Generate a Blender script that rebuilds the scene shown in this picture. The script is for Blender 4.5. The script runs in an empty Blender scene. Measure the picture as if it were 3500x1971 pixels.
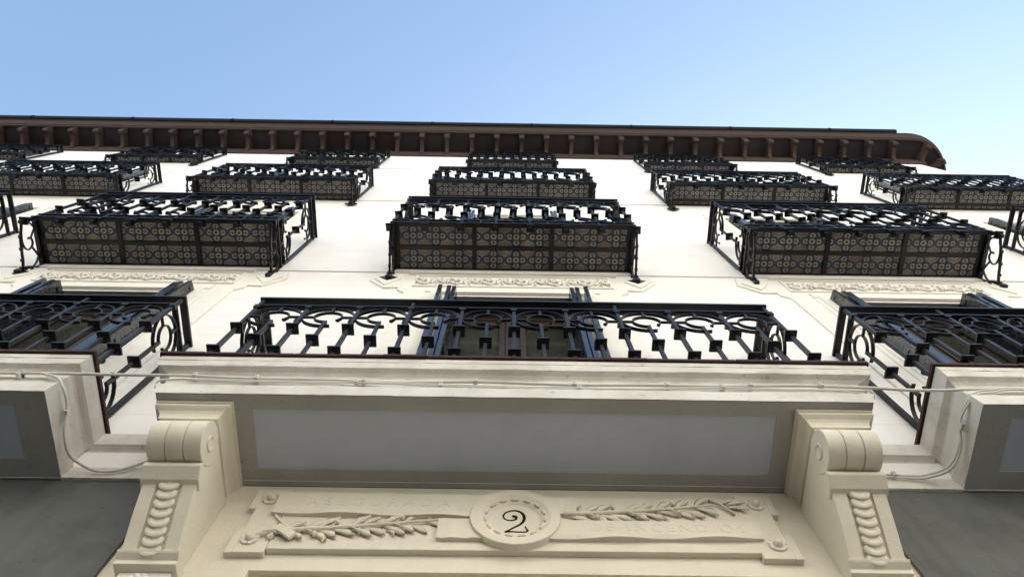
import bpy, bmesh, math, random
from mathutils import Vector, Matrix
R = math.radians
random.seed(7)
sc = bpy.context.scene
COL = sc.collection

# ------------------------------------------------------------------ camera, sky, sun, exposure
cam_d = bpy.data.cameras.new("camera"); cam = bpy.data.objects.new("camera", cam_d); COL.objects.link(cam)
CR = Vector((0.99987634, -0.0157002517, -0.00089351)); CU = Vector((-0.01472277, -0.95456409, 0.29764181)); CF = Vector((0.00552597, 0.29759185, 0.9546772))
cam.matrix_world = Matrix(((CR.x, CU.x, -CF.x, -0.0415), (CR.y, CU.y, -CF.y, -1.9), (CR.z, CU.z, -CF.z, 1.6), (0, 0, 0, 1)))
cam_d.sensor_width = 36; cam_d.lens = 2484.63 / 3500 * 36; cam_d.clip_start = .05; cam_d.clip_end = 2000
sc.camera = cam
SUN_EL, SUN_AZ = R(35), R(150)       # azimuth measured from -Y (out of the facade) towards +X
sdir = Vector((math.sin(SUN_AZ) * math.cos(SUN_EL), -math.cos(SUN_AZ) * math.cos(SUN_EL), math.sin(SUN_EL)))
w = bpy.data.worlds.new("World"); sc.world = w; w.use_nodes = True
nt = w.node_tree; nt.nodes.clear()
sky = nt.nodes.new("ShaderNodeTexSky"); sky.sky_type = 'NISHITA'; sky.sun_disc = False
sky.sun_elevation = SUN_EL; sky.sun_rotation = math.atan2(sdir.x, sdir.y)
sky.air_density = 1.0; sky.dust_density = 2.2; sky.ozone_density = 0.7; sky.altitude = 0
bg = nt.nodes.new("ShaderNodeBackground"); bg.inputs[1].default_value = 0.138
ow = nt.nodes.new("ShaderNodeOutputWorld")
tint = nt.nodes.new("ShaderNodeMix"); tint.data_type = 'RGBA'; tint.blend_type = 'MULTIPLY'; tint.inputs[0].default_value = 1; tint.inputs[7].default_value = (.885, .950, .90, 1)
nt.links.new(sky.outputs[0], tint.inputs[6]); nt.links.new(tint.outputs[2], bg.inputs[0]); nt.links.new(bg.outputs[0], ow.inputs[0])
sun_d = bpy.data.lights.new("sun", 'SUN'); sun_d.energy = 4.5; sun_d.angle = R(.5); sun_d.color = (1, .97, .93)
sun = bpy.data.objects.new("sun", sun_d); COL.objects.link(sun)
sun.rotation_euler = (-sdir).to_track_quat('-Z', 'Y').to_euler(); sun.location = (5, -10, 25)
sc.view_settings.view_transform = 'Standard'; sc.view_settings.look = 'None'
sc.view_settings.gamma = 1; sc.view_settings.exposure = 1.72
sc.cycles.use_denoising = True
sc.cycles.max_bounces = 8; sc.cycles.diffuse_bounces = 4

# ------------------------------------------------------------------ materials
def newmat(name):
    m = bpy.data.materials.new(name); m.use_nodes = True
    n = m.node_tree.nodes; l = m.node_tree.links; b = n["Principled BSDF"]
    return m, n, l, b
def mixc(n, l, fac, a, b, mode='MIX'):
    x = n.new("ShaderNodeMix"); x.data_type = 'RGBA'; x.blend_type = mode
    if isinstance(fac, float): x.inputs[0].default_value = fac
    else: l.new(fac, x.inputs[0])
    for i, v in ((6, a), (7, b)):
        if isinstance(v, tuple): x.inputs[i].default_value = (*v, 1)
        else: l.new(v, x.inputs[i])
    return x.outputs[2]
def math_(n, l, op, a, b=None, c=None):
    x = n.new("ShaderNodeMath"); x.operation = op
    for i, v in enumerate((a, b, c)):
        if v is None: continue
        if isinstance(v, (int, float)): x.inputs[i].default_value = v
        else: l.new(v, x.inputs[i])
    return x.outputs[0]
def ramp(n, l, src, p0, p1):
    x = n.new("ShaderNodeMapRange"); x.inputs[1].default_value = p0; x.inputs[2].default_value = p1
    l.new(src, x.inputs[0]); return x.outputs[0]
def plaster(name, col, dirt, rough=.85, scale=1.0, amount=.35, bump=.25, streak=True, joints=False, speck=.0):
    m, n, l, b = newmat(name)
    tc = n.new("ShaderNodeNewGeometry")
    pos = tc.outputs["Position"]
    n1 = n.new("ShaderNodeTexNoise"); n1.inputs["Scale"].default_value = 2.2 * scale; n1.inputs["Detail"].default_value = 8; n1.inputs["Roughness"].default_value = .62
    l.new(pos, n1.inputs["Vector"])
    mp = n.new("ShaderNodeMapping"); mp.inputs["Scale"].default_value = (9 * scale, 9 * scale, .9 * scale); l.new(pos, mp.inputs["Vector"])
    n2 = n.new("ShaderNodeTexNoise"); n2.inputs["Scale"].default_value = 1; n2.inputs["Detail"].default_value = 5; l.new(mp.outputs[0], n2.inputs["Vector"])
    f = math_(n, l, 'MULTIPLY', ramp(n, l, n1.outputs["Fac"], .45, .78), amount)
    c = mixc(n, l, f, col, dirt)
    if streak:
        f2 = math_(n, l, 'MULTIPLY', ramp(n, l, n2.outputs["Fac"], .52, .85), amount * .6)
        c = mixc(n, l, f2, c, dirt)
    if speck > 0:
        n3 = n.new("ShaderNodeTexNoise"); n3.inputs["Scale"].default_value = 26 * scale; n3.inputs["Detail"].default_value = 3; l.new(pos, n3.inputs["Vector"])
        c = mixc(n, l, math_(n, l, 'MULTIPLY', ramp(n, l, n3.outputs["Fac"], .66, .74), speck), c, tuple(x * .35 for x in col))
    nb = n.new("ShaderNodeTexNoise"); nb.inputs["Scale"].default_value = 60; nb.inputs["Detail"].default_value = 6; l.new(pos, nb.inputs["Vector"])
    h = nb.outputs["Fac"]
    if joints:
        sp = n.new("ShaderNodeSeparateXYZ"); l.new(pos, sp.inputs[0])
        q = math_(n, l, 'FRACT', math_(n, l, 'DIVIDE', math_(n, l, 'SUBTRACT', sp.outputs[2], 6.47 - 4.1), .41))
        g = math_(n, l, 'LESS_THAN', math_(n, l, 'ABSOLUTE', math_(n, l, 'SUBTRACT', q, .02)), .018)
        c = mixc(n, l, math_(n, l, 'MULTIPLY', g, .28), c, dirt)
    l.new(c, b.inputs["Base Color"]); b.inputs["Roughness"].default_value = rough
    b.inputs["Specular IOR Level"].default_value = .25
    bu = n.new("ShaderNodeBump"); bu.inputs["Strength"].default_value = bump; bu.inputs["Distance"].default_value = .004
    l.new(h, bu.inputs["Height"]); l.new(bu.outputs[0], b.inputs["Normal"])
    return m
def metal(name, col, rough=.4, spec=.5, var=.4):
    m, n, l, b = newmat(name)
    tc = n.new("ShaderNodeNewGeometry")
    n1 = n.new("ShaderNodeTexNoise"); n1.inputs["Scale"].default_value = 14; n1.inputs["Detail"].default_value = 5; l.new(tc.outputs["Position"], n1.inputs["Vector"])
    c = mixc(n, l, math_(n, l, 'MULTIPLY', ramp(n, l, n1.outputs["Fac"], .4, .75), var), col, tuple(x * 1.9 for x in col))
    l.new(c, b.inputs["Base Color"]); b.inputs["Specular IOR Level"].default_value = spec
    rr = n.new("ShaderNodeMapRange"); rr.inputs[3].default_value = rough - .08; rr.inputs[4].default_value = rough + .15; l.new(n1.outputs["Fac"], rr.inputs[0]); l.new(rr.outputs[0], b.inputs["Roughness"])
    bu = n.new("ShaderNodeBump"); bu.inputs["Strength"].default_value = .15; bu.inputs["Distance"].default_value = .003; l.new(n1.outputs["Fac"], bu.inputs["Height"]); l.new(bu.outputs[0], b.inputs["Normal"])
    return m
M = {}
M['wall'] = plaster('facade_paint', (.88, .855, .83), (.66, .61, .55), amount=.26, joints=True)
M['trim'] = plaster('trim_paint', (.85, .825, .765), (.62, .56, .46), amount=.25)
M['portal'] = plaster('portal_paint', (.75, .69, .575), (.50, .45, .35), amount=.35, bump=.35)
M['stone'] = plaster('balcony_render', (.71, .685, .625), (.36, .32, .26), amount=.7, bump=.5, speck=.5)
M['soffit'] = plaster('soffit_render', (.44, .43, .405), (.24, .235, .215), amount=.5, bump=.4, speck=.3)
M['panel'] = plaster('soffit_panel_paint', (.54, .58, .68), (.37, .39, .45), amount=.4, bump=.2)
M['base'] = plaster('ground_floor_render', (.125, .13, .124), (.05, .05, .048), amount=.7, bump=.5, scale=1.4, speck=.4)
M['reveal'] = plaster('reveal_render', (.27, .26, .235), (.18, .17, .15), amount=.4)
M['iron'] = metal('wrought_iron', (.0045, .0048, .0055), rough=.40, spec=.36)
M['shutter'] = metal('shutter_paint', (.014, .016, .022), rough=.24, spec=.6, var=.3)
M['shutter'].node_tree.nodes['Principled BSDF'].inputs['Coat Weight'].default_value = .35
M['shutter'].node_tree.nodes['Principled BSDF'].inputs['Coat Roughness'].default_value = .08
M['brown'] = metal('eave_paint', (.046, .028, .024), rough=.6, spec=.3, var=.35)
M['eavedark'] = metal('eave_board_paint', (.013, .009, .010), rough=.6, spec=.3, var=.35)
M['gutter'] = metal('gutter_metal', (.005, .006, .007), rough=.6, spec=.2)
M['tilered'] = metal('red_tile', (.034, .011, .009), rough=.6, spec=.3, var=.5)
M['cable'] = metal('cable_sheath', (.66, .64, .58), rough=.6, spec=.3, var=.1)
M['cable2'] = metal('dark_cable_sheath', (.16, .15, .12), rough=.6, spec=.3, var=.2)
M['clip'] = metal('clip_plastic', (.62, .60, .54), rough=.6, spec=.3, var=.1)
M['paint'] = metal('black_number_paint', (.012, .012, .012), rough=.7, spec=.1, var=.1)
M['asphalt'] = plaster('paving', (.060, .058, .054), (.04, .039, .036), amount=.5)
M['dark'] = metal('dark_room', (.02, .018, .016), rough=.8, spec=.1)
def wood():
    m, n, l, b = newmat('window_wood')
    g = n.new("ShaderNodeNewGeometry"); mp = n.new("ShaderNodeMapping"); mp.inputs["Scale"].default_value = (60, 60, 3); l.new(g.outputs["Position"], mp.inputs["Vector"])
    t = n.new("ShaderNodeTexNoise"); t.inputs["Scale"].default_value = 1; t.inputs["Detail"].default_value = 6; l.new(mp.outputs[0], t.inputs["Vector"])
    l.new(mixc(n, l, ramp(n, l, t.outputs["Fac"], .35, .7), (.030, .013, .008), (.010, .006, .004)), b.inputs["Base Color"]); b.inputs["Roughness"].default_value = .45
    return m
M['wood'] = wood()
def glass():
    m, n, l, b = newmat('window_glass')
    g = n.new("ShaderNodeNewGeometry"); t = n.new("ShaderNodeTexNoise"); t.inputs["Scale"].default_value = 3; l.new(g.outputs["Position"], t.inputs["Vector"])
    l.new(mixc(n, l, ramp(n, l, t.outputs["Fac"], .35, .7), (.046, .050, .038), (.030, .033, .026)), b.inputs["Base Color"]); b.inputs["Roughness"].default_value = .12; b.inputs["Specular IOR Level"].default_value = .4
    return m
M['glass'] = glass()
def tile():
    m, n, l, b = newmat('patterned_tile')
    uv = n.new("ShaderNodeUVMap"); uv.uv_map = "UVMap"
    sp = n.new("ShaderNodeSeparateXYZ"); l.new(uv.outputs[0], sp.inputs[0])
    mm = lambda op, a, b_=None: math_(n, l, op, a, b_)
    u = mm('SUBTRACT', mm('FRACT', sp.outputs[0]), .5); v = mm('SUBTRACT', mm('FRACT', sp.outputs[1]), .5)
    au, av = mm('ABSOLUTE', u), mm('ABSOLUTE', v)
    a = mm('MAXIMUM', au, av); c = mm('MINIMUM', au, av)
    def dist(x0, y0, xx=a, yy=c):
        p = mm('SUBTRACT', xx, x0); q = mm('SUBTRACT', yy, y0)
        return mm('SQRT', mm('ADD', mm('MULTIPLY', p, p), mm('MULTIPLY', q, q)))
    def band(d, r, w_): return mm('LESS_THAN', mm('ABSOLUTE', mm('SUBTRACT', d, r)), w_)
    d0 = dist(0, 0); dp = dist(.285, 0); dc = dist(.5, .5)
    inpet = mm('LESS_THAN', dp, .215); incen = mm('LESS_THAN', d0, .175)
    ring_p = mm('MULTIPLY', band(dp, .178, .052), mm('GREATER_THAN', d0, .15))
    ring_c = band(d0, .170, .036); dot = mm('LESS_THAN', d0, .062)
    cross = mm('MULTIPLY', mm('GREATER_THAN', d0, .17), mm('MAXIMUM', mm('MULTIPLY', mm('LESS_THAN', c, .02), mm('LESS_THAN', mm('ABSOLUTE', mm('SUBTRACT', a, .29)), .085)), mm('MULTIPLY', mm('LESS_THAN', mm('ABSOLUTE', mm('SUBTRACT', a, .29)), .022), mm('LESS_THAN', c, .065))))
    out = mm('MULTIPLY', mm('SUBTRACT', 1, inpet), mm('SUBTRACT', 1, incen))
    cor = mm('MULTIPLY', out, mm('MAXIMUM', mm('MULTIPLY', band(dc, .215, .014), mm('GREATER_THAN', mm('ABSOLUTE', mm('SUBTRACT', a, c)), .06)), mm('MULTIPLY', mm('LESS_THAN', mm('ABSOLUTE', mm('SUBTRACT', a, c)), .022), mm('GREATER_THAN', dc, .2))))
    dark = mm('MAXIMUM', mm('MAXIMUM', ring_p, ring_c), mm('MAXIMUM', mm('MAXIMUM', dot, cross), cor))
    edge = mm('GREATER_THAN', a, .492)
    g = n.new("ShaderNodeNewGeometry"); t = n.new("ShaderNodeTexNoise"); t.inputs["Scale"].default_value = 5; t.inputs["Detail"].default_value = 6; l.new(g.outputs["Position"], t.inputs["Vector"])
    base = mixc(n, l, ramp(n, l, t.outputs["Fac"], .40, .62), (.40, .355, .29), (.20, .14, .085))
    fl = n.new("ShaderNodeCombineXYZ"); l.new(mm('FLOOR', sp.outputs[0]), fl.inputs[0]); l.new(mm('FLOOR', sp.outputs[1]), fl.inputs[1])
    oi_ = n.new("ShaderNodeObjectInfo"); l.new(oi_.outputs["Random"], fl.inputs[2])
    wn = n.new("ShaderNodeTexWhiteNoise"); l.new(fl.outputs[0], wn.inputs[0])
    base = mixc(n, l, mm('MULTIPLY', wn.outputs[0], .45), base, (.20, .19, .17))
    base = mixc(n, l, mm('MULTIPLY', inpet, .6), base, (.26, .265, .26))
    base = mixc(n, l, mm('MULTIPLY', out, .38), base, (.05, .045, .04))
    base = mixc(n, l, mm('MULTIPLY', edge, .7), base, (.20, .12, .07))
    dk = mixc(n, l, mm('GREATER_THAN', d0, .33), (.014, .014, .018), (.020, .026, .055))
    l.new(mixc(n, l, dark, base, dk), b.inputs["Base Color"]); b.inputs["Roughness"].default_value = .55
    return m
M['tile'] = tile()

# ------------------------------------------------------------------ mesh helpers
class MB:
    def __init__(s): s.v = []; s.f = []; s.uv = None
    def face(s, pts):
        i = len(s.v); s.v += [tuple(p) for p in pts]; s.f.append(tuple(range(i, i + len(pts)))); return s
    def box(s, x0, x1, y0, y1, z0, z1):
        i = len(s.v)
        s.v += [(x0, y0, z0), (x1, y0, z0), (x1, y1, z0), (x0, y1, z0), (x0, y0, z1), (x1, y0, z1), (x1, y1, z1), (x0, y1, z1)]
        s.f += [tuple(i + k for k in q) for q in ((0, 3, 2, 1), (4, 5, 6, 7), (0, 1, 5, 4), (1, 2, 6, 5), (2, 3, 7, 6), (3, 0, 4, 7))]
        return s
    def rings(s, rs, caps=True, closed=False):
        i = len(s.v); k = len(rs[0])
        for r in rs: s.v += [tuple(p) for p in r]
        nr = len(rs)
        for a in range(nr if closed else nr - 1):
            b = (a + 1) % nr
            for j in range(k):
                j2 = (j + 1) % k; s.f.append((i + a * k + j, i + a * k + j2, i + b * k + j2, i + b * k + j))
        if caps and not closed:
            s.f.append(tuple(i + j for j in reversed(range(k)))); s.f.append(tuple(i + (nr - 1) * k + j for j in range(k)))
        return s
    def bar(s, path, w_, t, nrm=(0, 1, 0), closed=False):
        """flat bar swept along path: width w_ along nrm, thickness t across"""
        P = [Vector(p) for p in path]; N = Vector(nrm).normalized(); rs = []
        ws = w_ if isinstance(w_, (list, tuple)) else [w_] * len(P); ts = t if isinstance(t, (list, tuple)) else [t] * len(P)
        for i, p in enumerate(P):
            if closed: d = P[(i + 1) % len(P)] - P[i - 1]
            else: d = P[min(i + 1, len(P) - 1)] - P[max(i - 1, 0)]
            q = d.cross(N)
            if q.length < 1e-9: q = Vector((1, 0, 0))
            q.normalize(); a = N * ws[i] / 2; c = q * ts[i] / 2
            rs.append([p - a - c, p + a - c, p + a + c, p - a + c])
        return s.rings(rs, closed=closed)
    def tube(s, path, r, k=8, taper=None):
        P = [Vector(p) for p in path]; rs = []; up = Vector((0.13, .21, .97)).normalized()
        for i, p in enumerate(P):
            d = (P[min(i + 1, len(P) - 1)] - P[max(i - 1, 0)]).normalized()
            a = d.cross(up); a = a.normalized() if a.length > 1e-6 else Vector((1, 0, 0)); c = d.cross(a)
            rr = r if taper is None else r * taper[i]
            rs.append([p + a * math.cos(2 * math.pi * j / k) * rr + c * math.sin(2 * math.pi * j / k) * rr for j in range(k)])
        return s.rings(rs)
    def prism(s, poly, h0, h1, ax='y'):
        """polygon (a,b) extruded along an axis: ax y -> (a, h, b); ax x -> (h, a, b); ax z -> (a, b, h)"""
        m = {'y': lambda a, b, h: (a, h, b), 'x': lambda a, b, h: (h, a, b), 'z': lambda a, b, h: (a, b, h)}[ax]
        return s.rings([[m(a, b, h0) for a, b in poly], [m(a, b, h1) for a, b in poly]])
    def build(s, name, mat, parent=None, loc=None, smooth=False, bevel=0, uvf=None):
        me = bpy.data.meshes.new(name); me.from_pydata(s.v, [], s.f); me.validate()
        bm = bmesh.new(); bm.from_mesh(me); bmesh.ops.recalc_face_normals(bm, faces=bm.faces); bm.to_mesh(me); bm.free()
        me.materials.append(M[mat] if isinstance(mat, str) else mat)
        if uvf:
            ul = me.uv_layers.new(name="UVMap")
            for lp in me.loops: ul.data[lp.index].uv = uvf(me.vertices[lp.vertex_index].co)
        if smooth:
            for p in me.polygons: p.use_smooth = True
        o = bpy.data.objects.new(name, me); COL.objects.link(o)
        if parent: o.parent = parent
        if loc: o.location = loc
        if bevel:
            b = o.modifiers.new('bevel', 'BEVEL'); b.width = bevel; b.segments = 2; b.limit_method = 'ANGLE'; b.angle_limit = R(35)
        return o
def empty(name, loc, label, cat, group=None):
    o = bpy.data.objects.new(name, None); COL.objects.link(o); o.location = loc; o.empty_display_size = .1
    return tag(o, label, cat, group)
def tag(o, label=None, cat=None, group=None, kind=None):
    for k, v in (('label', label), ('category', cat), ('group', group), ('kind', kind)):
        if v: o[k] = v
    return o
def copy_tree(o, parent=None):
    c = o.copy(); COL.objects.link(c)
    if parent: c.parent = parent
    for ch in list(o.children): copy_tree(ch, c)
    return c
def inst(me, name, parent, loc, rz=0, sx=1, sy=1, ry=0):
    o = bpy.data.objects.new(name, me); COL.objects.link(o); o.parent = parent; o.location = loc
    o.rotation_euler = (0, ry, rz); o.scale = (sx, sy, 1); return o
def smooth_path(pts, n=6):
    P = [Vector(p) for p in pts]; out = []
    for i in range(len(P) - 1):
        p0, p1, p2, p3 = P[max(i - 1, 0)], P[i], P[i + 1], P[min(i + 2, len(P) - 1)]
        for k in range(n):
            t = k / n; out.append(.5 * ((2 * p1) + (p2 - p0) * t + (2 * p0 - 5 * p1 + 4 * p2 - p3) * t * t + (3 * p1 - p0 - 3 * p2 + p3) * t ** 3))
    return out + [P[-1]]
def arc(cx, cz, r, a0, a1, n=20, y=0):
    return [(cx + r * math.cos(R(a0 + (a1 - a0) * i / n)), y, cz + r * math.sin(R(a0 + (a1 - a0) * i / n))) for i in range(n + 1)]

# ------------------------------------------------------------------ layout numbers (metres)
S = 3.309                    # spacing of window axes
Z1, Z2, Z3, Z4 = 5.0, 8.217, 11.703, 15.228     # floor levels of the balconies
ZTOP = 16.72                  # underside of the eave
RW = .42
XR = 8.42                     # where the facade turns round the corner
XL = -13.2
COLS = {1: (-1, 0, 1), 2: (-2, -1, 0, 1, 2), 3: (-3, -2, -1, 0, 1, 2), 4: (-3, -2, -1, 0, 1, 2)}

# ------------------------------------------------------------------ ground
g = MB().box(-60, 60, -40, 40, -.3, 0).build('ground', 'asphalt'); tag(g, 'grey stone paving at the foot of the building', 'ground', kind='structure')

# ------------------------------------------------------------------ building across the street, unseen, added to reflect sunlight onto the shaded facade
OP = empty('street_building', (0, -13, 0), 'plain cream apartment building added out of view across the street to reflect sunlight', 'building')
M['opp'] = plaster('opposite_facade', (.66, .64, .60), (.48, .45, .40), amount=.3)
m = MB(); ox0, ox1, oy, oz = -26, 24, -0., 19.5
xs_ = [ox0 + 1.2 + 3.0 * i for i in range(16)]; zs_ = [1.0, 5.2, 8.8, 12.2, 15.6]
hl = [(x, x + 1.1, z, z + 2.2) for x in xs_ for z in zs_]
X_ = sorted({ox0, ox1, *[h[0] for h in hl], *[h[1] for h in hl]}); Z_ = sorted({0, oz, *[h[2] for h in hl], *[h[3] for h in hl]})
for a in range(len(X_) - 1):
    for b in range(len(Z_) - 1):
        cx, cz = (X_[a] + X_[a + 1]) / 2, (Z_[b] + Z_[b + 1]) / 2
        rec = any(h[0] < cx < h[1] and h[2] < cz < h[3] for h in hl)
        if not rec: m.face([(X_[a], oy, Z_[b]), (X_[a + 1], oy, Z_[b]), (X_[a + 1], oy, Z_[b + 1]), (X_[a], oy, Z_[b + 1])])
m.box(ox0, ox1, -8, -.35, 0, oz); m.box(ox0 - .3, ox1 + .3, -.36, .5, oz, oz + .35)
m.build('wall', 'opp', OP)
m = MB()
for h in hl: m.box(h[0] + .001, h[1] - .001, -.34, -.2, h[2] + .001, h[3] - .001)
m.build('window_row', 'glass' if 'glass' in M else 'dark', OP)['kind'] = 'stuff'

# ------------------------------------------------------------------ the building
B = empty('apartment_building', (0, 0, 0), 'tall off white apartment facade with brown corbelled eave against blue sky', 'building')
HW = .555
WIN = []
for k in range(-3, 3):
    x = k * S
    if k in COLS[1]: WIN.append((x - HW, x + HW, 5.01, 7.45))
    WIN.append((x - HW, x + HW, Z2 + .09, 10.72)); WIN.append((x - HW, x + HW, Z3 + .09, 13.80)); WIN.append((x - HW, x + HW, Z4 + .09, 16.55))
def wall_grid(x0, x1, z0, z1, holes, y=0., depth=.24):
    xs = sorted({x0, x1, *[h[0] for h in holes], *[h[1] for h in holes]}); zs = sorted({z0, z1, *[h[2] for h in holes], *[h[3] for h in holes]})
    m = MB()
    for a in range(len(xs) - 1):
        for b in range(len(zs) - 1):
            cx, cz = (xs[a] + xs[a + 1]) / 2, (zs[b] + zs[b + 1]) / 2
            if any(h[0] < cx < h[1] and h[2] < cz < h[3] for h in holes): continue
            m.face([(xs[a], y, zs[b]), (xs[a + 1], y, zs[b]), (xs[a + 1], y, zs[b + 1]), (xs[a], y, zs[b + 1])])
    return m
m = wall_grid(XL, XR, 4.60, ZTOP + .6, WIN)
# rounded corner then the return wall
arcp = [(XR + RW * math.sin(R(a)), RW - RW * math.cos(R(a))) for a in range(0, 91, 6)]
for i in range(len(arcp) - 1):
    (xa, ya), (xb, yb) = arcp[i], arcp[i + 1]
    m.face([(xa, ya, 0), (xb, yb, 0), (xb, yb, ZTOP + .6), (xa, ya, ZTOP + .6)])
m.face([(XR + RW, RW, 0), (XR + RW, 9, 0), (XR + RW, 9, ZTOP + .6), (XR + RW, RW, ZTOP + .6)])
m.face([(XL, 0, 0), (XL, 9, 0), (XL, 9, ZTOP + .6), (XL, 0, ZTOP + .6)])
m.face([(XL, 9, 0), (XR + RW, 9, 0), (XR + RW, 9, ZTOP + .6), (XL, 9, ZTOP + .6)])
wall = m.build('wall', 'wall', B)
# orientation: front faces look out of the facade
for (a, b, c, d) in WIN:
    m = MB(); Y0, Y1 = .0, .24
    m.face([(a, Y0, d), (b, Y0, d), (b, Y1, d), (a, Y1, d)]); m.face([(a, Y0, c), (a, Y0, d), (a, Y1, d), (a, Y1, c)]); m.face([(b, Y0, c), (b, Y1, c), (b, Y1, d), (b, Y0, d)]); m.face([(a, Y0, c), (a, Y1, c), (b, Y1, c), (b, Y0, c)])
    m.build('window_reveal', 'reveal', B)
# roof
m = MB().box(XL, XR + .4, .1, 8.9, ZTOP + .62, ZTOP + .8); m.build('roof', 'gutter', B)
# ground floor: dark rendered wall and lighter door portal
m = MB(); m.box(XL, -1.62, .012, .3, 0, 4.6); m.box(1.62, XR, .012, .3, 0, 4.6); m.build('ground_floor_wall', 'base', B)
m = MB(); m.box(-1.62, -1.05, .03, .4, 0, 4.6); m.box(1.05, 1.62, .03, .4, 0, 4.6); m.box(-1.05, 1.05, .03, .4, 4.01, 4.6); m.box(-1.05, 1.05, .058, .4, 3.3, 4.01)
m.build('door_portal', 'portal', B)
m = MB(); m.box(-1.05, 1.05, .3, .36, 0, 3.3)
for s in (-1, 1):
    for z0, z1 in ((.2, 1.1), (1.25, 3.1)): m.box(s * .52 - .38, s * .52 + .38, .27, .3, z0, z1)
m.build('entrance_door', 'wood', B, bevel=.01)

# string courses (same section as the stone balconies), one mesh at first floor level, split by the balconies
def course(x0, x1, y, z0, z1): return
PROF = [(0.0, 4.602, 0.0), (0.0, 4.696, .045), (-.006, 4.704, .05), (-.020, 4.712, .05), (-.026, 4.76, .06), (-.024, 4.80, .06), (-.027, 4.838, .065), (-.022, 4.848, .07), (-.008, 4.860, .085), (.012, 4.869, .1), (.017, 4.871, .11), (.019, 4.878, .112), (.021, 4.938, .135)]
SEG = [(XL, -S - 1.178), (-S + 1.178, -1.70), (1.70, S - 1.178), (S + 1.178, XR)]
for (a, b) in SEG:
    poly = [(.05, 4.60), (-.004, 4.60), (-.004, 4.69), (.010, 4.702), (.008, 4.80), (.004, 4.832), (-.006, 4.846), (-.024, 4.858), (-.032, 4.861), (-.034, 4.93), (-.034, 4.965), (.05, 4.965)]
    MB().prism(poly, a, b, 'x').build('string_course', 'stone', B)
m = MB()
for z0, z1, y in ((8.125, 8.345, -.012), (11.71, 11.76, -.012), (14.86, 14.91, -.012)): m.box(XL, XR, y, .01, z0, z1)
m.build('floor_band', 'wall', B)

# window surrounds with ears
def surround(k, z0, zt, full=True):
    x = k * S; o = -.016
    out = [(.93, z0), (.93, zt + .05), (1.0, zt + .12), (1.0, zt + .19), (1.13, zt + .18), (1.285, zt + .40), (1.25, zt + .62), (.0, zt + .62)] if full else [(.80, z0), (.80, zt + .3), (0, zt + .3)]
    pts = [(x + a, b) for a, b in out] + [(x - a, b) for a, b in reversed(out[:-1])]
    inn = [(x - .60, z0), (x - .60, zt + .03), (x + .60, zt + .03), (x + .60, z0)]
    m = MB(); poly = pts[:len(pts)]
    # split into left leg, right leg and head so that each stays a simple polygon
    hd = [p for p in pts if p[1] > z0]
    L_ = [(x - .60, z0), (x - .60, zt + .03), (x, zt + .03), (x, out[-1][1])] + [(x - a, b) for a, b in reversed(out[:-1])]
    R_ = [(2 * x - a, b) for a, b in reversed(L_)]
    for P_ in (L_, R_): m.prism(P_, o, .006)
    # inner architrave steps
    for (ha, hb, y) in ((.60, .70, -.032), (.70, .745, -.024)):
        m.box(x - hb, x - ha, y, -.010, z0, zt + .03); m.box(x + ha, x + hb, y, -.010, z0, zt + .03)
        m.box(x - .745, x + .745, y - .001 * (ha > .65), -.010, zt + .03 + (ha - .60), zt + .03 + (hb - .60))
    if full:
        fz0, fz1, fx = zt + .22, zt + .52, .88       # frieze frame
        for (a, b, c, d) in ((-fx, fx, fz1, fz1 + .02), (-fx, fx, fz0 - .02, fz0), (-fx, -fx + .02, fz0, fz1), (fx - .02, fx, fz0, fz1)): m.box(x + a, x + b, -.03, -.012, c, d)
        m.box(x - .95, x + .95, -.05, -.012, fz1 + .035, fz1 + .07)
        for s in (-1, 1):
            cx = x + s * 1.125; cz = zt + .42
            m.prism([(cx, cz - .19), (cx + .12, cz), (cx, cz + .16), (cx - .12, cz)], -.03, -.012)
    return m
SPR = []
for k in COLS[1]:
    o = surround(k, 5.0, 7.45).build('window_surround', 'trim', B, bevel=.004)
    # leaf scroll frieze
    m = MB(); x = k * S
    for i in range(12):
        cx = x - .80 + i * .1455; cz = 7.80; s = 1 if i % 2 else -1
        pts = [(cx - .07, -.022, cz - s * .05), (cx - .03, -.024, cz + s * .04), (cx + .02, -.026, cz + s * .07), (cx + .055, -.028, cz + s * .03), (cx + .035, -.03, cz - s * .02), (cx, -.03, cz - s * .01), (cx + .005, -.032, cz + s * .025)]
        m.tube(smooth_path(pts, 4), .013, 6)
        for a in (20, 80, 140, 210, 290): 
            q = R(a + 25 * s); m.tube([(cx + .04 * math.cos(q), -.022, cz + .05 * math.sin(q)), (cx + .062 * math.cos(q + .2), -.034, cz + .08 * math.sin(q + .2)), (cx + .075 * math.cos(q + .5), -.02, cz + .10 * math.sin(q + .5))], .013, 5, (1, .9, .3))
    m.build('leaf_frieze', 'trim', B, smooth=True)
for k in range(-3, 3):
    surround(k, Z2 + .09, 10.72, False).build('window_surround', 'trim', B, bevel=.004)
    surround(k, Z3 + .09, 13.80, False).build('window_surround', 'trim', B, bevel=.004)

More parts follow.
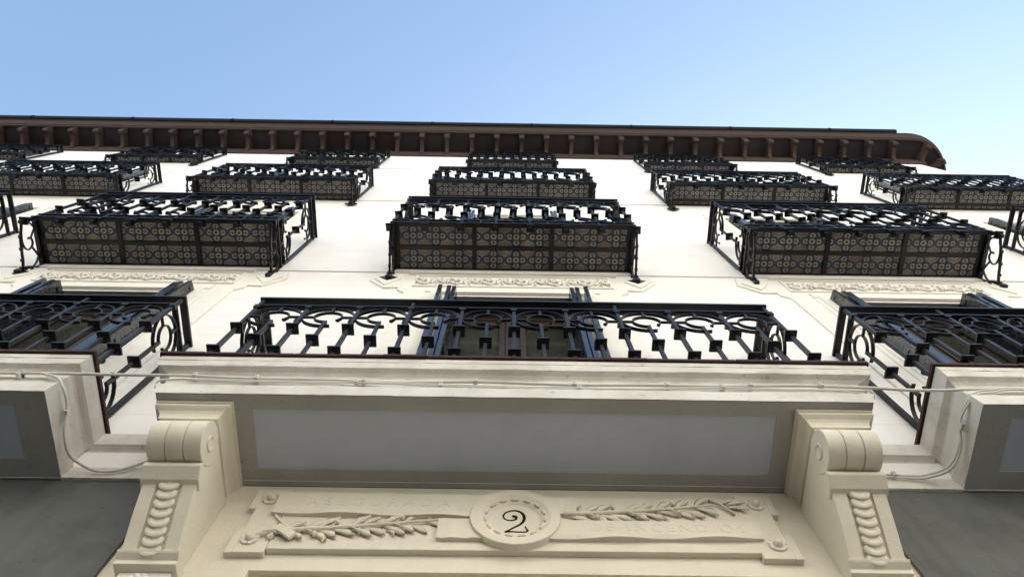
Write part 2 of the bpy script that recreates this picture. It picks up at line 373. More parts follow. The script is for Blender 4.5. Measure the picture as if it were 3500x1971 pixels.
# windows with frame and panes: one proto per height, copied
def make_window(h):
    f = MB(); W = HW
    f.box(-W + .001, -W + .075, .17, .24, 0, h); f.box(W - .075, W - .001, .17, .24, 0, h); f.box(-W + .075, W - .075, .17, .24, h - .10, h - .002)
    f.box(-.055, .055, .165, .235, .0, h - .10); f.box(-.018, .018, .150, .166, .0, h - .10)
    for s in (-1, 1):
        a, b = (.055, W - .075); a, b = (a, b) if s > 0 else (-b, -a)
        f.box(a, a + .05, .18, .23, 0, h - .1); f.box(b - .05, b, .18, .23, 0, h - .1); f.box(a + .05, b - .05, .18, .23, h - .20, h - .1); f.box(a + .05, b - .05, .18, .23, 0, .55); f.box(a + .05, b - .05, .184, .226, h * .62, h * .62 + .03)
    return f
WP = {}
for (a, b, c, d) in WIN:
    h = round(d - c, 3); x = (a + b) / 2
    if h not in WP:
        f = make_window(h).build('window', 'wood', B, loc=(x, 0, c), bevel=.004)
        for s in (-1, 1):
            q = (.105, HW - .125) if s > 0 else (-HW + .125, -.105)
            MB().box(q[0], q[1], .205, .212, .55, h - .2).build('pane', 'glass', f)
        WP[h] = f
    else:
        c_ = WP[h].copy(); COL.objects.link(c_); c_.location = (x, 0, c)
        for ch in WP[h].children: d_ = ch.copy(); COL.objects.link(d_); d_.parent = c_
# shutters: louvred leaves folded open against the reveals
def shutter_leaf(h, wd=.27, th=.034):
    m = MB()     # leaf in the y-z plane, hinged at y=wd
    m.box(-th / 2, th / 2, 0, .035, 0, h); m.box(-th / 2, th / 2, wd - .035, wd, 0, h)
    for z in (0, h * .48, h - .06): m.box(-th / 2, th / 2, .035, wd - .035, z, z + .06)
    n_ = int(h / .055)
    for i in range(n_):
        z = .06 + i * (h - .12) / n_
        m.box(-th / 2 + .006, th / 2 - .008, .035, wd - .035, z + .003, z + .0525)
    return m
SL = {}
for (a, b, c, d) in WIN:
    h = round(d - c - .04, 3); x = (a + b) / 2
    for s in (-1, 1):
        for j, (dx, ang, yy) in enumerate(((.022, 0, -.105), (.064, 2.5 * s, -.10), (-.050, -9 * s, -.112))):
            if j == 2 and c > 6: continue
            wd = .27 if j < 2 else .105
            key = (h, wd)
            if key not in SL:
                SL[key] = shutter_leaf(h, wd).build('shutter', 'shutter', B); o = SL[key]
            else:
                o = SL[key].copy(); COL.objects.link(o)
            o.location = (x + s * (HW - dx), yy, c + .015); o.rotation_euler = (0, 0, R(ang))

# ------------------------------------------------------------------ eave
def eave_path(off):
    """plan line at distance off in front of the wall, round the corner"""
    r = RW + off
    return [(XL, -off)] + [(XR, -off)] + [(XR + r * math.sin(R(a)), RW - r * math.cos(R(a))) for a in range(6, 91, 6)] + [(XR + r, 8.0)]
def eave_sweep(prof):
    m = MB(); cols = [eave_path(o) for o, z in prof]
    for i in range(len(cols[0]) - 1):
        for j in range(len(prof) - 1):
            a, b, c, d = cols[j][i], cols[j][i + 1], cols[j + 1][i + 1], cols[j + 1][i]
            m.face([(*a, prof[j][1]), (*b, prof[j][1]), (*c, prof[j + 1][1]), (*d, prof[j + 1][1])])
    return m
E = eave_sweep([(-.01, ZTOP), (.03, ZTOP), (.035, ZTOP + .05), (.045, ZTOP + .07), (.05, ZTOP + .14), (.06, ZTOP + .16), (.06, ZTOP + .42), (.44, ZTOP + .46), (.44, ZTOP + .43), (.47, ZTOP + .43), (.475, ZTOP + .49), (.50, ZTOP + .50), (.505, ZTOP + .56), (.545, ZTOP + .60), (.55, ZTOP + .64), (.575, ZTOP + .65), (.575, ZTOP + .70), (.0, ZTOP + .74)]).build('eave', 'brown', B)
m = eave_sweep([(.062, ZTOP + .41), (.439, ZTOP + .452)]); m.build('eave_boards', 'eavedark', E)
gpts = [(.578, ZTOP + .66), (.60, ZTOP + .655), (.635, ZTOP + .68), (.645, ZTOP + .75), (.60, ZTOP + .76), (.578, ZTOP + .76)]
m = MB()
for j in range(len(gpts)):
    q0, q1 = gpts[j], gpts[(j + 1) % len(gpts)]
    m.face([(XL, -q0[0], q0[1]), (8.2, -q0[0], q0[1]), (8.2, -q1[0], q1[1]), (XL, -q1[0], q1[1])])
m.face([(8.2, -q[0], q[1]) for q in gpts])
xx = -10.2
while xx < 8.2 - .4: m.box(xx, xx + .03, -.652, -.57, ZTOP + .655, ZTOP + .768); xx += 2.12
m.build('gutter', 'gutter', E)
def corbel():
    m = MB()
    m.prism([(.0, .17), (-.055, .17), (-.075, .20), (-.14, .235), (-.22, .255), (-.30, .262), (-.345, .255), (-.37, .27), (-.37, .44), (.0, .44)], -.038, .038, 'x')
    m.prism([(-.335, .29), (-.352, .232), (-.385, .218), (-.42, .240), (-.432, .29), (-.43, .40), (-.335, .40)], -.052, .052, 'x')
    m.prism([(-.04, .085), (-.080, .10), (-.088, .15), (-.07, .185), (-.04, .185)], -.050, .050, 'x')
    m.prism([(-.446, .40), (-.446, .435), (-.30, .435), (-.30, .40)], -.060, .060, 'x')
    return m
C0 = corbel().build('corbel', 'brown', E, bevel=.006)
first = True
for i in range(41):
    x = 8.0 - .52 * i
    o = C0 if first else C0.copy()
    if not first: COL.objects.link(o)
    first = False; o.location = (x, -.0, ZTOP)
for a in (22, 56, 88):
    o = C0.copy(); COL.objects.link(o); o.location = (XR + RW * math.sin(R(a)), RW - RW * math.cos(R(a)), ZTOP); o.rotation_euler = (0, 0, R(a))

# ------------------------------------------------------------------ railing pieces, shared meshes (height centre at z = 0)
def collar(m, z, s=.036, h=.014, cx=0, cy=0):
    m.box(cx - s, cx + s, cy - s, cy + s, z - h / 2, z + h / 2)
    for q, (s2, a, b) in enumerate(((s * .70, .008, .0), (s * .48, .008, .0075))):
        m.box(cx - s2, cx + s2, cy - s2, cy + s2, z - h / 2 - a - b, z - h / 2 - b); m.box(cx - s2, cx + s2, cy - s2, cy + s2, z + h / 2 + b, z + h / 2 + b + a)
HB = .011
def long_bal(ext, link):
    m = MB(); m.box(-HB, HB, -HB, HB, -.70 if ext else -.585, .69 if link else .565)
    collar(m, .184); collar(m, -.176)
    m.box(-.02, .02, -.018, .018, .535, .562)
    if ext:
        m.box(-.02, .02, -.018, .018, -.66, -.63); collar(m, -.715); m.box(-.016, .016, -.016, .016, -.77, -.73)
    return m
def short_bal():
    m = MB(); m.box(-HB + .001, HB - .001, -HB + .001, HB - .001, -.312, .312); collar(m, 0); return m
RC = .39
def ring(bw):
    m = MB(); ro = min(.155, bw / 2 - .012); ri = .085; t = .007; w_ = .022
    fx = (bw / 2 - .008) / .155
    A = lambda r, a0, a1: [(p[0] * min(fx, 1.04), 0, p[2] + RC) for p in arc(0, 0, r, a0, a1, 26)]
    m.bar(A(.157, -28, 285), w_, t); m.bar(A(ri, -30, 278), w_ * .9, t)
    e = A(.157, -28, -30)[0]; m.bar([(e[0], 0, e[2]), (e[0] + .002, 0, e[2] - .02), (e[0] + .014, 0, e[2] - .03)], [w_, w_ * .8, w_ * .3], t)
    e = A(ri, -30, -31)[0]; m.bar([(e[0], 0, e[2]), (e[0] - .006, 0, e[2] - .012), (e[0] - .018, 0, e[2] - .004)], [w_, w_, w_ * .6], t * 1.3)
    m.box(-.009, .009, -.010, .010, RC + ri, .57)
    hx = bw / 2 - .005
    m.box(-hx, -ri * min(fx, 1.04), -.008, .008, RC - .006, RC + .006); m.box(ri * min(fx, 1.04), hx, -.008, .008, RC - .006, RC + .006)
    return m
PM = {}
def proto(key, fn):
    if key not in PM:
        o = fn().build(key[0], 'iron', None); PM[key] = o.data; bpy.data.objects.remove(o)
    return PM[key]
def put(parent, key, fn, name, loc, rz=0, ry=0):
    return inst(proto(key, fn), name, parent, loc, rz, 1, 1, ry)
def railing(parent, hw, nb, yr, c, ext, links, yb=-.02, side_bays=1):
    """front railing at y=-yr from -hw to hw, returns to the wall; c = height centre in parent's frame"""
    bw = 2 * hw / nb
    m = MB(); HH = .70; w_ = .021
    for (z0, z1, ww) in ((HH - .006, HH + .014, .024),):
        m.box(-hw - ww, hw + ww, -yr - ww, -yr + ww, c + z0, c + z1)
        for s in (-1, 1): m.box(s * hw - ww, s * hw + ww, -yr + ww, yb + .04, c + z0 + .0005, c + z1 - .0005)
    m.build('handrail', 'iron', parent)
    for nm, z0, z1 in (('upper_rail', .566, .580), ('lower_rail', -.590, -.572)):
        m = MB(); ww = .019
        m.box(-hw - ww, hw + ww, -yr - ww, -yr + ww, c + z0, c + z1)
        for s in (-1, 1): m.box(s * hw - ww, s * hw + ww, -yr + ww, yb + .04, c + z0 + .0005, c + z1 - .0005)
        m.build(nm, 'iron', parent)
    for i in range(nb + 1):
        x = -hw + bw * i; lk = i in links
        put(parent, ('baluster', ext, lk), lambda: long_bal(ext, lk), 'baluster', (x, -yr, c))
    for i in range(nb):
        x = -hw + bw * (i + .5)
        put(parent, ('short_baluster',), short_bal, 'short_baluster', (x, -yr, c))
        put(parent, ('scroll_ring', round(bw, 3)), lambda: ring(bw), 'scroll_ring', (x, -yr, c))
        put(parent, ('scroll_ring', round(bw, 3)), lambda: ring(bw), 'scroll_ring', (x, -yr, c), 0, math.pi)
    sb = (yr - .035)
    for s in (-1, 1):
        if sb > .2:
            put(parent, ('short_baluster',), short_bal, 'short_baluster', (s * hw, -yr + sb / 2, c))
            put(parent, ('scroll_ring', round(sb, 3)), lambda: ring(sb), 'scroll_ring', (s * hw, -yr + sb / 2, c), math.pi / 2 * 1)
            put(parent, ('scroll_ring', round(sb, 3)), lambda: ring(sb), 'scroll_ring', (s * hw, -yr + sb / 2, c), math.pi / 2 * 1, math.pi)
        else:
            put(parent, ('short_baluster',), short_bal, 'short_baluster', (s * hw, -yr + sb / 2, c))
        MB().box(s * hw - .012, s * hw + .012, -.035, -.006, c - .585, c + .70).build('wall_post', 'iron', parent)

# ------------------------------------------------------------------ iron balconies with tiled undersides
def bracket_mesh(d, s):
    """wrought bracket in the y-z plane under one side of a balcony of depth d"""
    m = MB(); ky = d / .477
    def P(L, n=5): return smooth_path([(0, y * ky, z) for y, z in L], n)
    t, w_ = .011, .016; N = (1, 0, 0)
    m.bar(P([(-.45, -.185), (-.40, -.20), (-.32, -.235), (-.2, -.255), (-.09, -.27), (-.015, -.30)]), w_ * 1.2, t * 1.4, N)
    m.bar(P([(-.455, -.17), (-.43, -.09), (-.356, -.02), (-.25, -.004), (-.15, -.015), (-.09, -.05), (-.035, -.12), (-.012, -.22)]), w_, t, N)
    m.bar(P([(-.40, -.20), (-.30, -.225), (-.225, -.21), (-.19, -.165), (-.21, -.105), (-.255, -.085), (-.295, -.115), (-.285, -.14)]), w_, t, N)
    m.bar(P([(-.37, -.02), (-.33, -.06), (-.282, -.10)]), w_ * .8, t, N)
    m.bar(P([(-.213, -.115), (-.12, -.05), (-.03, .0)]), w_, t, N)
    m.bar([(0, -.010, .02), (0, -.010, -.30)], .024, .016, N)
    for q, z in enumerate((-.19, -.225, -.26, -.295)): m.box(-.030 + .003 * q, .030 - .003 * q, -.045 - .006 * q, -.004, z - .010, z + .008)
    m.prism([(0, -.43), (.085, -.335), (.06, -.315), (0, -.27), (-.06, -.315), (-.085, -.335)], -.030, -.014)
    m.box(-.022, .022, -.06, -.014, -.385, -.33)
    for y, z in ((-.22, -.26), (-.12, -.275), (-.33, -.24)): m.box(-.012, .012, y * ky - .012, y * ky + .012, z - .010, z + .016)
    return m
def tile_panel(x0, x1, y0, y1, ox, oy, parent, ty=.2):
    MB().box(x0, x1, y0, y1, .012, .022).build('tile_panel', 'tile', parent, uvf=lambda co: ((co.x - ox) / .213 + 10, (co.y - oy) / ty + 10))
def make_iron_balcony(lv):
    hw, nb, d, c = {2: (1.118, 7, .477, .563), 3: (1.118, 7, .326, .55), 4: (.812, 5, .150, .56)}[lv]
    t = empty('iron_balcony', (0, 0, 0), 'x', 'balcony', {2: 'second floor iron balconies', 3: 'third floor iron balconies', 4: 'top floor iron balconies'}[lv])
    fw = hw - .012; F = MB(); e = .018
    # angle-iron frame: vertical fascia, flat flanges and cross ribs
    f0 = -d + .034; F.box(-fw, fw, f0, f0 + .012, 0, .085); fl_ = .052 if lv < 4 else .032; F.box(-fw, fw, f0 + .012, -d + fl_, 0, .008)
    for s in (-1, 1):
        a, b = sorted((s * fw, s * (fw - .012))); F.box(a, b, f0 + .012, -.004, 0, .085)
        a, b = sorted((s * (fw - .012), s * (fw - .045))); F.box(a, b, -d + fl_, -.004, .0, .008)
    F.box(-fw + .012, fw - .012, -.028 if lv < 4 else -.015, -.004, 0, .009)
    F.box(-fw + .012, fw - .012, f0 + .012, -.004, .0225, .075)
    F.box(-fw - .03, fw + .03, -d + .002, -.004, .0855, .098)
    pw = (2 * fw - .09 + .042) / 3
    for i in (1, 2):
        x = -fw + .045 + pw * i - .042; F.box(x, x + .042, -d + fl_, -.028 if lv < 4 else -.015, -.006, .0085)
    rows = {2: [(-.425, -.247, -.437), (-.207, -.028, -.213)], 3: [(-.274, -.100, -.283), (-.062, -.028, -.09)], 4: [(-.118, -.015, -.118 - .045)]}[lv]
    if lv < 4:
        y0 = rows[0][1]; F.box(-fw + .045, fw - .045, y0, y0 + (.040 if lv == 2 else .038), -.004, .0087)
    F.build('floor_frame', 'iron', t)
    for i in range(3):
        x0 = -fw + .045 + pw * i; x1 = x0 + pw - .042
        for (a, b, oy) in rows:
            tile_panel(x0, x1, a, b, x0 + .02 + (.0 if i == 0 else .03), oy, t)
    railing(t, hw, nb, d - .020, c, True, {0, nb, nb // 2 if lv == 4 else 3})
    bm_ = bracket_mesh(d, 1)
    o = bm_.build('bracket', 'iron', t, loc=(-hw, 0, 0)); o2 = o.copy(); COL.objects.link(o2); o2.parent = t; o2.location = (hw, 0, 0)
    return t
LBL = {
 (2, -2): 'sliver of black iron balcony cut by the left photo edge, lower row of iron balconies',
 (2, -1): 'lower left black iron balcony with two rows of patterned tiles underneath',
 (2, 0): 'central black iron balcony with two rows of patterned tiles, directly above the middle window',
 (2, 1): 'lower right black iron balcony with two rows of patterned tiles underneath',
 (2, 2): 'sliver of black iron balcony cut by the right photo edge, lower row of iron balconies',
 (3, -3): 'iron balcony in the middle row, far left beyond the photo edge',
 (3, -2): 'leftmost iron balcony of the middle row, cut by the left photo edge',
 (3, -1): 'iron balcony of the middle row, second from the left',
 (3, 0): 'iron balcony at the centre of the middle row',
 (3, 1): 'iron balcony of the middle row, right of the centre one',
 (3, 2): 'rightmost iron balcony of the middle row, cut by the right photo edge',
 (4, -3): 'small iron balcony under the eave at the left photo edge',
 (4, -2): 'small iron balcony under the eave, second from the left',
 (4, -1): 'small iron balcony under the eave, just left of the centre one',
 (4, 0): 'small iron balcony under the eave at the centre of the facade',
 (4, 1): 'small iron balcony under the eave, just right of the centre one',
 (4, 2): 'small iron balcony under the rounded end of the eave at the right'}
ZL = {2: Z2, 3: Z3, 4: Z4}
for lv in (2, 3, 4):
    pr = make_iron_balcony(lv); used = False
    for k in COLS[lv]:
        if (lv, k) == (3, -3): continue
        o = pr if not used else copy_tree(pr); used = True
        o.location = (k * S, 0, ZL[lv]); o['label'] = LBL[(lv, k)]
        for ch in o.children:      # hand-forged: nothing hangs quite true
            nm = ch.name.split('.')[0]
            if nm in ('baluster', 'short_baluster'): ch.rotation_euler = (R(random.uniform(-.5, .5)), R(random.uniform(-.5, .5)), R(random.uniform(-6, 6)))
            elif nm == 'scroll_ring': ch.rotation_euler = (ch.rotation_euler[0] + R(random.uniform(-1, 1)), ch.rotation_euler[1] + R(random.uniform(-2, 2)), ch.rotation_euler[2] + R(random.uniform(-1, 1)))
            elif nm == 'bracket': ch.rotation_euler = (R(random.uniform(-.5, .5)), 0, R(random.uniform(-1.2, 1.2)))

# potted plants standing on two of the top balconies
M['leaf'] = metal('plant_leaf', (.022, .040, .020), rough=.5, spec=.3)
M['pot'] = plaster('clay_pot', (.22, .10, .06), (.12, .06, .04))
def plant(x, label, seed, n=70):
    rnd = random.Random(seed); t = empty('potted_plant', (x, -.075, Z4 + .10), label, 'plant', 'potted plants on the top balconies')
    ci = lambda r, z: [(r * math.cos(R(q)), r * math.sin(R(q)), z) for q in range(0, 360, 30)]
    MB().rings([ci(.036, 0), ci(.052, .10), ci(.058, .10), ci(.058, .125), ci(.048, .125), ci(.045, .11)]).build('pot', 'pot', t)
    m = MB()
    for i in range(n):
        a_ = rnd.uniform(0, 6.28); h = rnd.uniform(.15, .46); r = rnd.uniform(.01, .13) * (1 if math.sin(a_) < .3 else .45)
        p = Vector((r * math.cos(a_) * 1.5, r * math.sin(a_), h)); d = Vector((math.cos(a_), math.sin(a_) * .5, rnd.uniform(-.6, .6))).normalized() * rnd.uniform(.05, .09); q = Vector((-d.y, d.x, rnd.uniform(-.02, .02))).normalized() * .016
        m.face([p, p + d * .5 + q, p + d, p + d * .5 - q])
    for i in range(7):
        a_ = rnd.uniform(0, 6.28); m.tube([(0, 0, .10), (.03 * math.cos(a_), .02 * math.sin(a_), .25), (.09 * math.cos(a_), .04 * math.sin(a_), .42)], .004, 5)
    m.build('foliage', 'leaf', t)
plant(-3.36, 'small dark potted plant behind the railing of the top balcony left of centre', 4)
plant(-.42, 'small dark potted plant behind the railing of the central top balcony', 8, 40)

# ------------------------------------------------------------------ stone balconies of the first floor
def make_stone_balcony(centre, x, label):
    t = empty('stone_balcony', (x, 0, 0), label, 'balcony', 'stone balconies of the first floor')
    hb = 1.63 if centre else 1.178; P0 = .447
    lat = (lambda l: l) if centre else (lambda l: l * .12)
    m = MB(); rows = []
    for (dy, z, l) in PROF:
        a = hb + lat(l) + (dy if dy < 0 else 0); y = -(P0 + dy); rows.append([(-a, -.003, z), (-a, y, z), (a, y, z), (a, -.003, z)])
    n_ = len(rows)
    # subdivided along the front so the edge can be a little uneven
    def strip(p, q, n=40): return [tuple(p[i] + (q[i] - p[i]) * k / n for i in range(3)) for k in range(n + 1)]
    lines = []
    for ri, r in enumerate(rows):
        pts = strip(r[0], r[1], 8)[:-1] + strip(r[1], r[2], 60)[:-1] + strip(r[2], r[3], 8)
        jit = .0020 if ri in (1, 3, 4, 5, 6, 11, 12) else .0007
        pts = [(px + random.uniform(-jit, jit) * .5, (py + random.uniform(-jit, jit)) if py < -.01 else py, pz + random.uniform(-jit, jit)) for px, py, pz in pts]
        lines.append(pts)
    for i in range(n_ - 1):
        for j in range(len(lines[0]) - 1): m.face([lines[i][j], lines[i][j + 1], lines[i + 1][j + 1], lines[i + 1][j]])
    m.build('moulding', 'stone', t)
    # underside with a sunk painted panel
    ix0, ix1, iy0, iy1 = (-1.2, 1.2, -.37, -.062) if centre else (-1.03, 1.03, -.375, -.10)
    X, Y = hb - .004, P0 - .004; z = 4.603; yb_ = .029 if centre else .011; m = MB()
    # rounded-corner panel edge: frame pieces
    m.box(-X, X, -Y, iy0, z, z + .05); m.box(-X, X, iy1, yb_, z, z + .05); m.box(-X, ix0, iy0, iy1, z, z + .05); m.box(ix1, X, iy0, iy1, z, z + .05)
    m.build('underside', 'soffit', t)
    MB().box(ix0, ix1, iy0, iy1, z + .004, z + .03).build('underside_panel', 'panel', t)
    # deck and the red tile nosing
    ht = hb + lat(.135); m = MB(); m.box(-ht, ht, -.47, -.003, 4.93, 4.972); m.build('deck', 'stone', t)
    m = MB(); a = ht + .014; y = -.485; n_ = 16 if centre else 11
    for i in range(n_):
        x0 = -a + 2 * a * i / n_; x1 = -a + 2 * a * (i + 1) / n_; q = random.uniform(-.003, .003)
        m.box(x0 + .001, x1 - .001, y + q, y + .14, 4.974 + q * .5, 4.998 + q * .5)
    for s in (-1, 1):
        for i in range(2):
            y0 = y + .14 + .17 * i; a0, a1 = sorted((s * a, s * (a - .14))); m.box(a0, a1, y0 + .001, min(y0 + .169, -.004), 4.975, 4.998)
    m.build('tile_nosing', 'tilered', t, bevel=.003)
    if centre: railing(t, 1.676, 10, .340, 5.54, False, {0, 3, 7, 10}, side_bays=1)
    else: railing(t, 1.085, 7, .340, 5.54, False, {0, 2 if x > 0 else 5, 7}, side_bays=1)
    return t
make_stone_balcony(True, 0, 'wide central stone balcony with dark iron railing above the number 2 plaque')
make_stone_balcony(False, -S, 'left stone balcony with red tile edge, cut by the left photo edge')
make_stone_balcony(False, S, 'right stone balcony with red tile edge, cut by the right photo edge')

# ------------------------------------------------------------------ scroll consoles beside the door
def make_console(s, label):
    cx = 1.415 * s
    t = empty('scroll_console', (cx, 0, 0), label, 'console', 'scroll consoles carrying the central balcony')
    hx = .115
    # abacus under the balcony
    m = MB()
    ai, ao = -.135, .21     # inner / outer reach from the console axis
    rr_ = []
    for (g_, z) in ((.0, 4.6018), (.0, 4.588), (-.004, 4.586), (-.010, 4.584), (-.010, 4.580), (-.004, 4.577), (-.004, 4.566), (-.012, 4.560), (-.024, 4.552), (-.033, 4.540), (-.038, 4.526), (-.040, 4.508), (-.052, 4.504), (-.054, 4.486), (-.060, 4.480), (-.062, 4.456)):
        a, b = ai - g_, ao + g_
        if s < 0: a, b = -b, -a
        y_ = -.408 - g_; rr_.append([(a, .03, z), (a, y_, z), (b, y_, z), (b, .03, z)])
    m.rings(rr_)
    m.build('abacus', 'portal', t)
    # volute: a drum of three reeds
    vy, vz, vr = -.328, 4.362, .094
    m = MB()
    w3 = 2 * hx / 3
    for i in range(3):
        a = -hx + w3 * i + .0015; b = a + w3 - .003
        circ = lambda r: [(vy + r * math.cos(R(q)), vz + r * math.sin(R(q))) for q in range(0, 360, 6)]
        m.rings([[(a, y, z) for y, z in circ(vr - .003)], [(a + .002, y, z) for y, z in circ(vr)], [(b - .002, y, z) for y, z in circ(vr)], [(b, y, z) for y, z in circ(vr - .003)]])
    m.prism([(vy + (vr - .010) * math.cos(R(q)), vz + (vr - .010) * math.sin(R(q))) for q in range(0, 360, 10)], -hx + .002, hx - .002, 'x')
    v = m.build('volute', 'portal', t, smooth=False)
    for sd in (-1, 1):
        e = MB(); x0 = sd * hx
        ring_ = [(y, z) for y, z in [(vy + .036 * math.cos(R(q)), vz + .036 * math.sin(R(q))) for q in range(0, 360, 15)]]
        e.rings([[(x0 - sd * .004, y, z) for y, z in ring_], [(x0 + sd * .006, vy + (y - vy) * .95, vz + (z - vz) * .95) for y, z in ring_], [(x0 + sd * .006, vy + (y - vy) * .8, vz + (z - vz) * .8) for y, z in ring_], [(x0 + sd * .0005, vy + (y - vy) * .72, vz + (z - vz) * .72) for y, z in ring_], [(x0 + sd * .004, vy + (y - vy) * .2, vz + (z - vz) * .2) for y, z in ring_]])
        e.build('volute_eye', 'portal', v, smooth=True)
    # body behind the volute and the leaning shaft
    m = MB(); bx = hx - .006
    body = [(.03, 4.458), (-.27, 4.458), (-.33, 4.43), (-.31, 4.30), (-.25, 4.262), (-.232, 4.225), (-.15, 4.11), (-.058, 3.985), (.03, 3.985)]
    m.prism(body, -bx, bx, 'x')
    sh = [(-.30, 4.292), (-.238, 4.262), (-.236, 4.23), (-.20, 4.20), (-.17, 4.262), (-.2, 4.30)]
    m.build('shaft', 'portal', t, bevel=.004)
    m = MB(); m.prism([(-.20, 4.270), (-.292, 4.270), (-.296, 4.240), (-.292, 4.236), (-.250, 4.205), (-.20, 4.200)], -bx - .012, bx + .012, 'x'); m.build('apron', 'portal', t, bevel=.003)
    # raised borders of the front face, leaving a channel
    m = MB(); bp_ = [(-.01, 3.987), (-.058 - .014, 3.987), (-.15 - .016, 4.11), (-.232 - .010, 4.223), (-.17, 4.223)]; m.prism(bp_, -bx - .001, -bx + .056, 'x'); m.prism(bp_, bx - .056, bx + .001, 'x')
    m.build('border', 'portal', t, bevel=.003)
    # husks: overlapping tilted coins hanging in the channel
    sd_ = Vector((0, .175, -.237)).normalized(); nn = Vector((0, -.804, -.594))
    tl = (sd_ * math.cos(R(20)) + nn * math.sin(R(20))).normalized(); tn = Vector((1, 0, 0)).cross(tl).normalized()
    if tn.dot(nn) < 0: tn = -tn
    for i in range(8):
        c_ = Vector((0, -.226, 4.205)) + sd_ * (.0375 * i) + nn * .006
        def cn(rx, rt, off, notch=0):
            out = []
            for q in range(0, 360, 12):
                a_ = R(q); px = rx * math.sin(a_); pt = rt * math.cos(a_)
                if math.cos(a_) < 0 and abs(px) < .016: pt += (.016 - abs(px)) * 1.3
                out.append(c_ + Vector((px, 0, 0)) + tl * pt + tn * off)
            return out
        m = MB(); m.rings([cn(.041, .030, -.012), cn(.0425, .031, -.002), cn(.040, .029, .003), cn(.030, .021, .006), cn(.010, .008, .004)])
        m.build('husk', 'portal', t)
    # cap moulding at the foot
    m = MB(); m.prism([(.03, 3.99), (-.072, 3.99), (-.082, 3.984), (-.074, 3.974), (-.05, 3.958), (-.05, 3.938), (.03, 3.938)], -bx - .012, bx + .012, 'x'); m.build('foot_cap', 'portal', t, bevel=.003)
    # pilaster block with a carved rosette
    m = MB(); m.box(-.10, .10, -.012, .031, 0, 3.938); blk = m.build('pilaster', 'trim', t, bevel=.006)
    m = MB()
    for q in range(8):
        a_ = R(q * 45 + 22); dx, dz = math.cos(a_), math.sin(a_)
        m.tube([(dx * .012, -.014, 3.875 + dz * .012), (dx * .035, -.026, 3.875 + dz * .030), (dx * .062, -.014, 3.875 + dz * .05)], .011, 6, (.5, 1, .3))
    m.tube([(0, -.012, 3.875), (0, -.026, 3.875)], .012, 8)
    m.build('rosette', 'trim', blk, smooth=True)
    return t
make_console(-1, 'left scroll console with rolled top beside the number 2 plaque')
make_console(1, 'right scroll console with rolled top beside the number 2 plaque')

# ------------------------------------------------------------------ plaque with medallion
PQ = empty('number_plaque', (0, 0, 0), 'cream relief plaque with laurel branches and round number 2 medallion', 'plaque')
poly = [(-1.165, 4.077), (-1.01, 4.077), (-1.01, 4.106), (1.016, 4.116), (1.016, 4.087), (1.18, 4.09), (1.18, 4.245), (1.145, 4.245), (1.145, 4.385), (1.175, 4.385), (1.18, 4.535), (1.018, 4.535), (1.015, 4.500), (-1.01, 4.492), (-1.01, 4.525), (-1.17, 4.521), (-1.17, 4.374), (-1.14, 4.374), (-1.14, 4.23), (-1.166, 4.23)]
m = MB()
m.prism([(-1.01, 4.106), (1.016, 4.116), (1.016, 4.50), (-1.01, 4.492)], .0, .031)
for s in (-1, 1):
    a, b, c_ = sorted((s * 1.013, s * 1.143))[0], sorted((s * 1.013, s * 1.143))[1], 0
    m.box(a, b, .0, .031, 4.082, 4.528)
    a, b = sorted((s * 1.143, s * 1.175)); m.box(a, b, .0, .031, 4.08, 4.237); m.box(a, b, .0, .031, 4.38, 4.53)
m.build('backplate', 'portal', PQ, bevel=.003)
for s in (-1, 1):
    for z in (4.165, 4.448):
        m = MB(); cx = s * 1.094
        rr = lambda r, y: [(cx + r * math.cos(R(q)), y, z + r * math.sin(R(q))) for q in range(0, 360, 15)]
        m.rings([rr(.040, -.0005), rr(.039, -.008), rr(.030, -.008), rr(.020, -.005), rr(.018, -.018), rr(.012, -.026), rr(.003, -.028)])
        for q in range(8): 
            a_ = R(q * 45); m.box(cx + .034 * math.cos(a_) - .003, cx + .034 * math.cos(a_) + .003, -.011, -.005, z + .034 * math.sin(a_) - .003, z + .034 * math.sin(a_) + .003)
        m.build('rosette', 'portal', PQ, smooth=False)
# ribbons
def ribbon(x0, x1, zb, zt, wav, yf=-.022, n=40, zbr=None):
    m = MB(); rs = []
    for i in range(n + 1):
        f = i / n; x = x0 + (x1 - x0) * f; dy = wav * math.sin(f * 14.0) ; b_ = zb + ((zbr - zb) * f if zbr is not None else 0)
        rs.append([(x, .002, b_), (x, yf + dy, b_), (x, yf, b_ + .022), (x, yf, zt - .004), (x, yf + .005, zt), (x, .002, zt)])
    return m.rings(rs)
ribbon(-1.055, -.12, 4.325, 4.478, .006, zbr=4.312).build('ribbon', 'portal', PQ)
ribbon(.12, 1.045, 4.168, 4.296, .007, zbr=4.188).build('ribbon', 'portal', PQ)
ribbon(-.325, -.12, 4.165, 4.30, .003, -.02, 10).build('ribbon', 'portal', PQ)
ribbon(.12, .275, 4.345, 4.468, .003, -.02, 10).build('ribbon', 'portal', PQ)
m = MB(); m.bar([(-1.035, -.006, 4.318), (-.985, -.006, 4.262), (-.925, -.006, 4.212)], .012, .010); m.build('ribbon', 'portal', PQ)
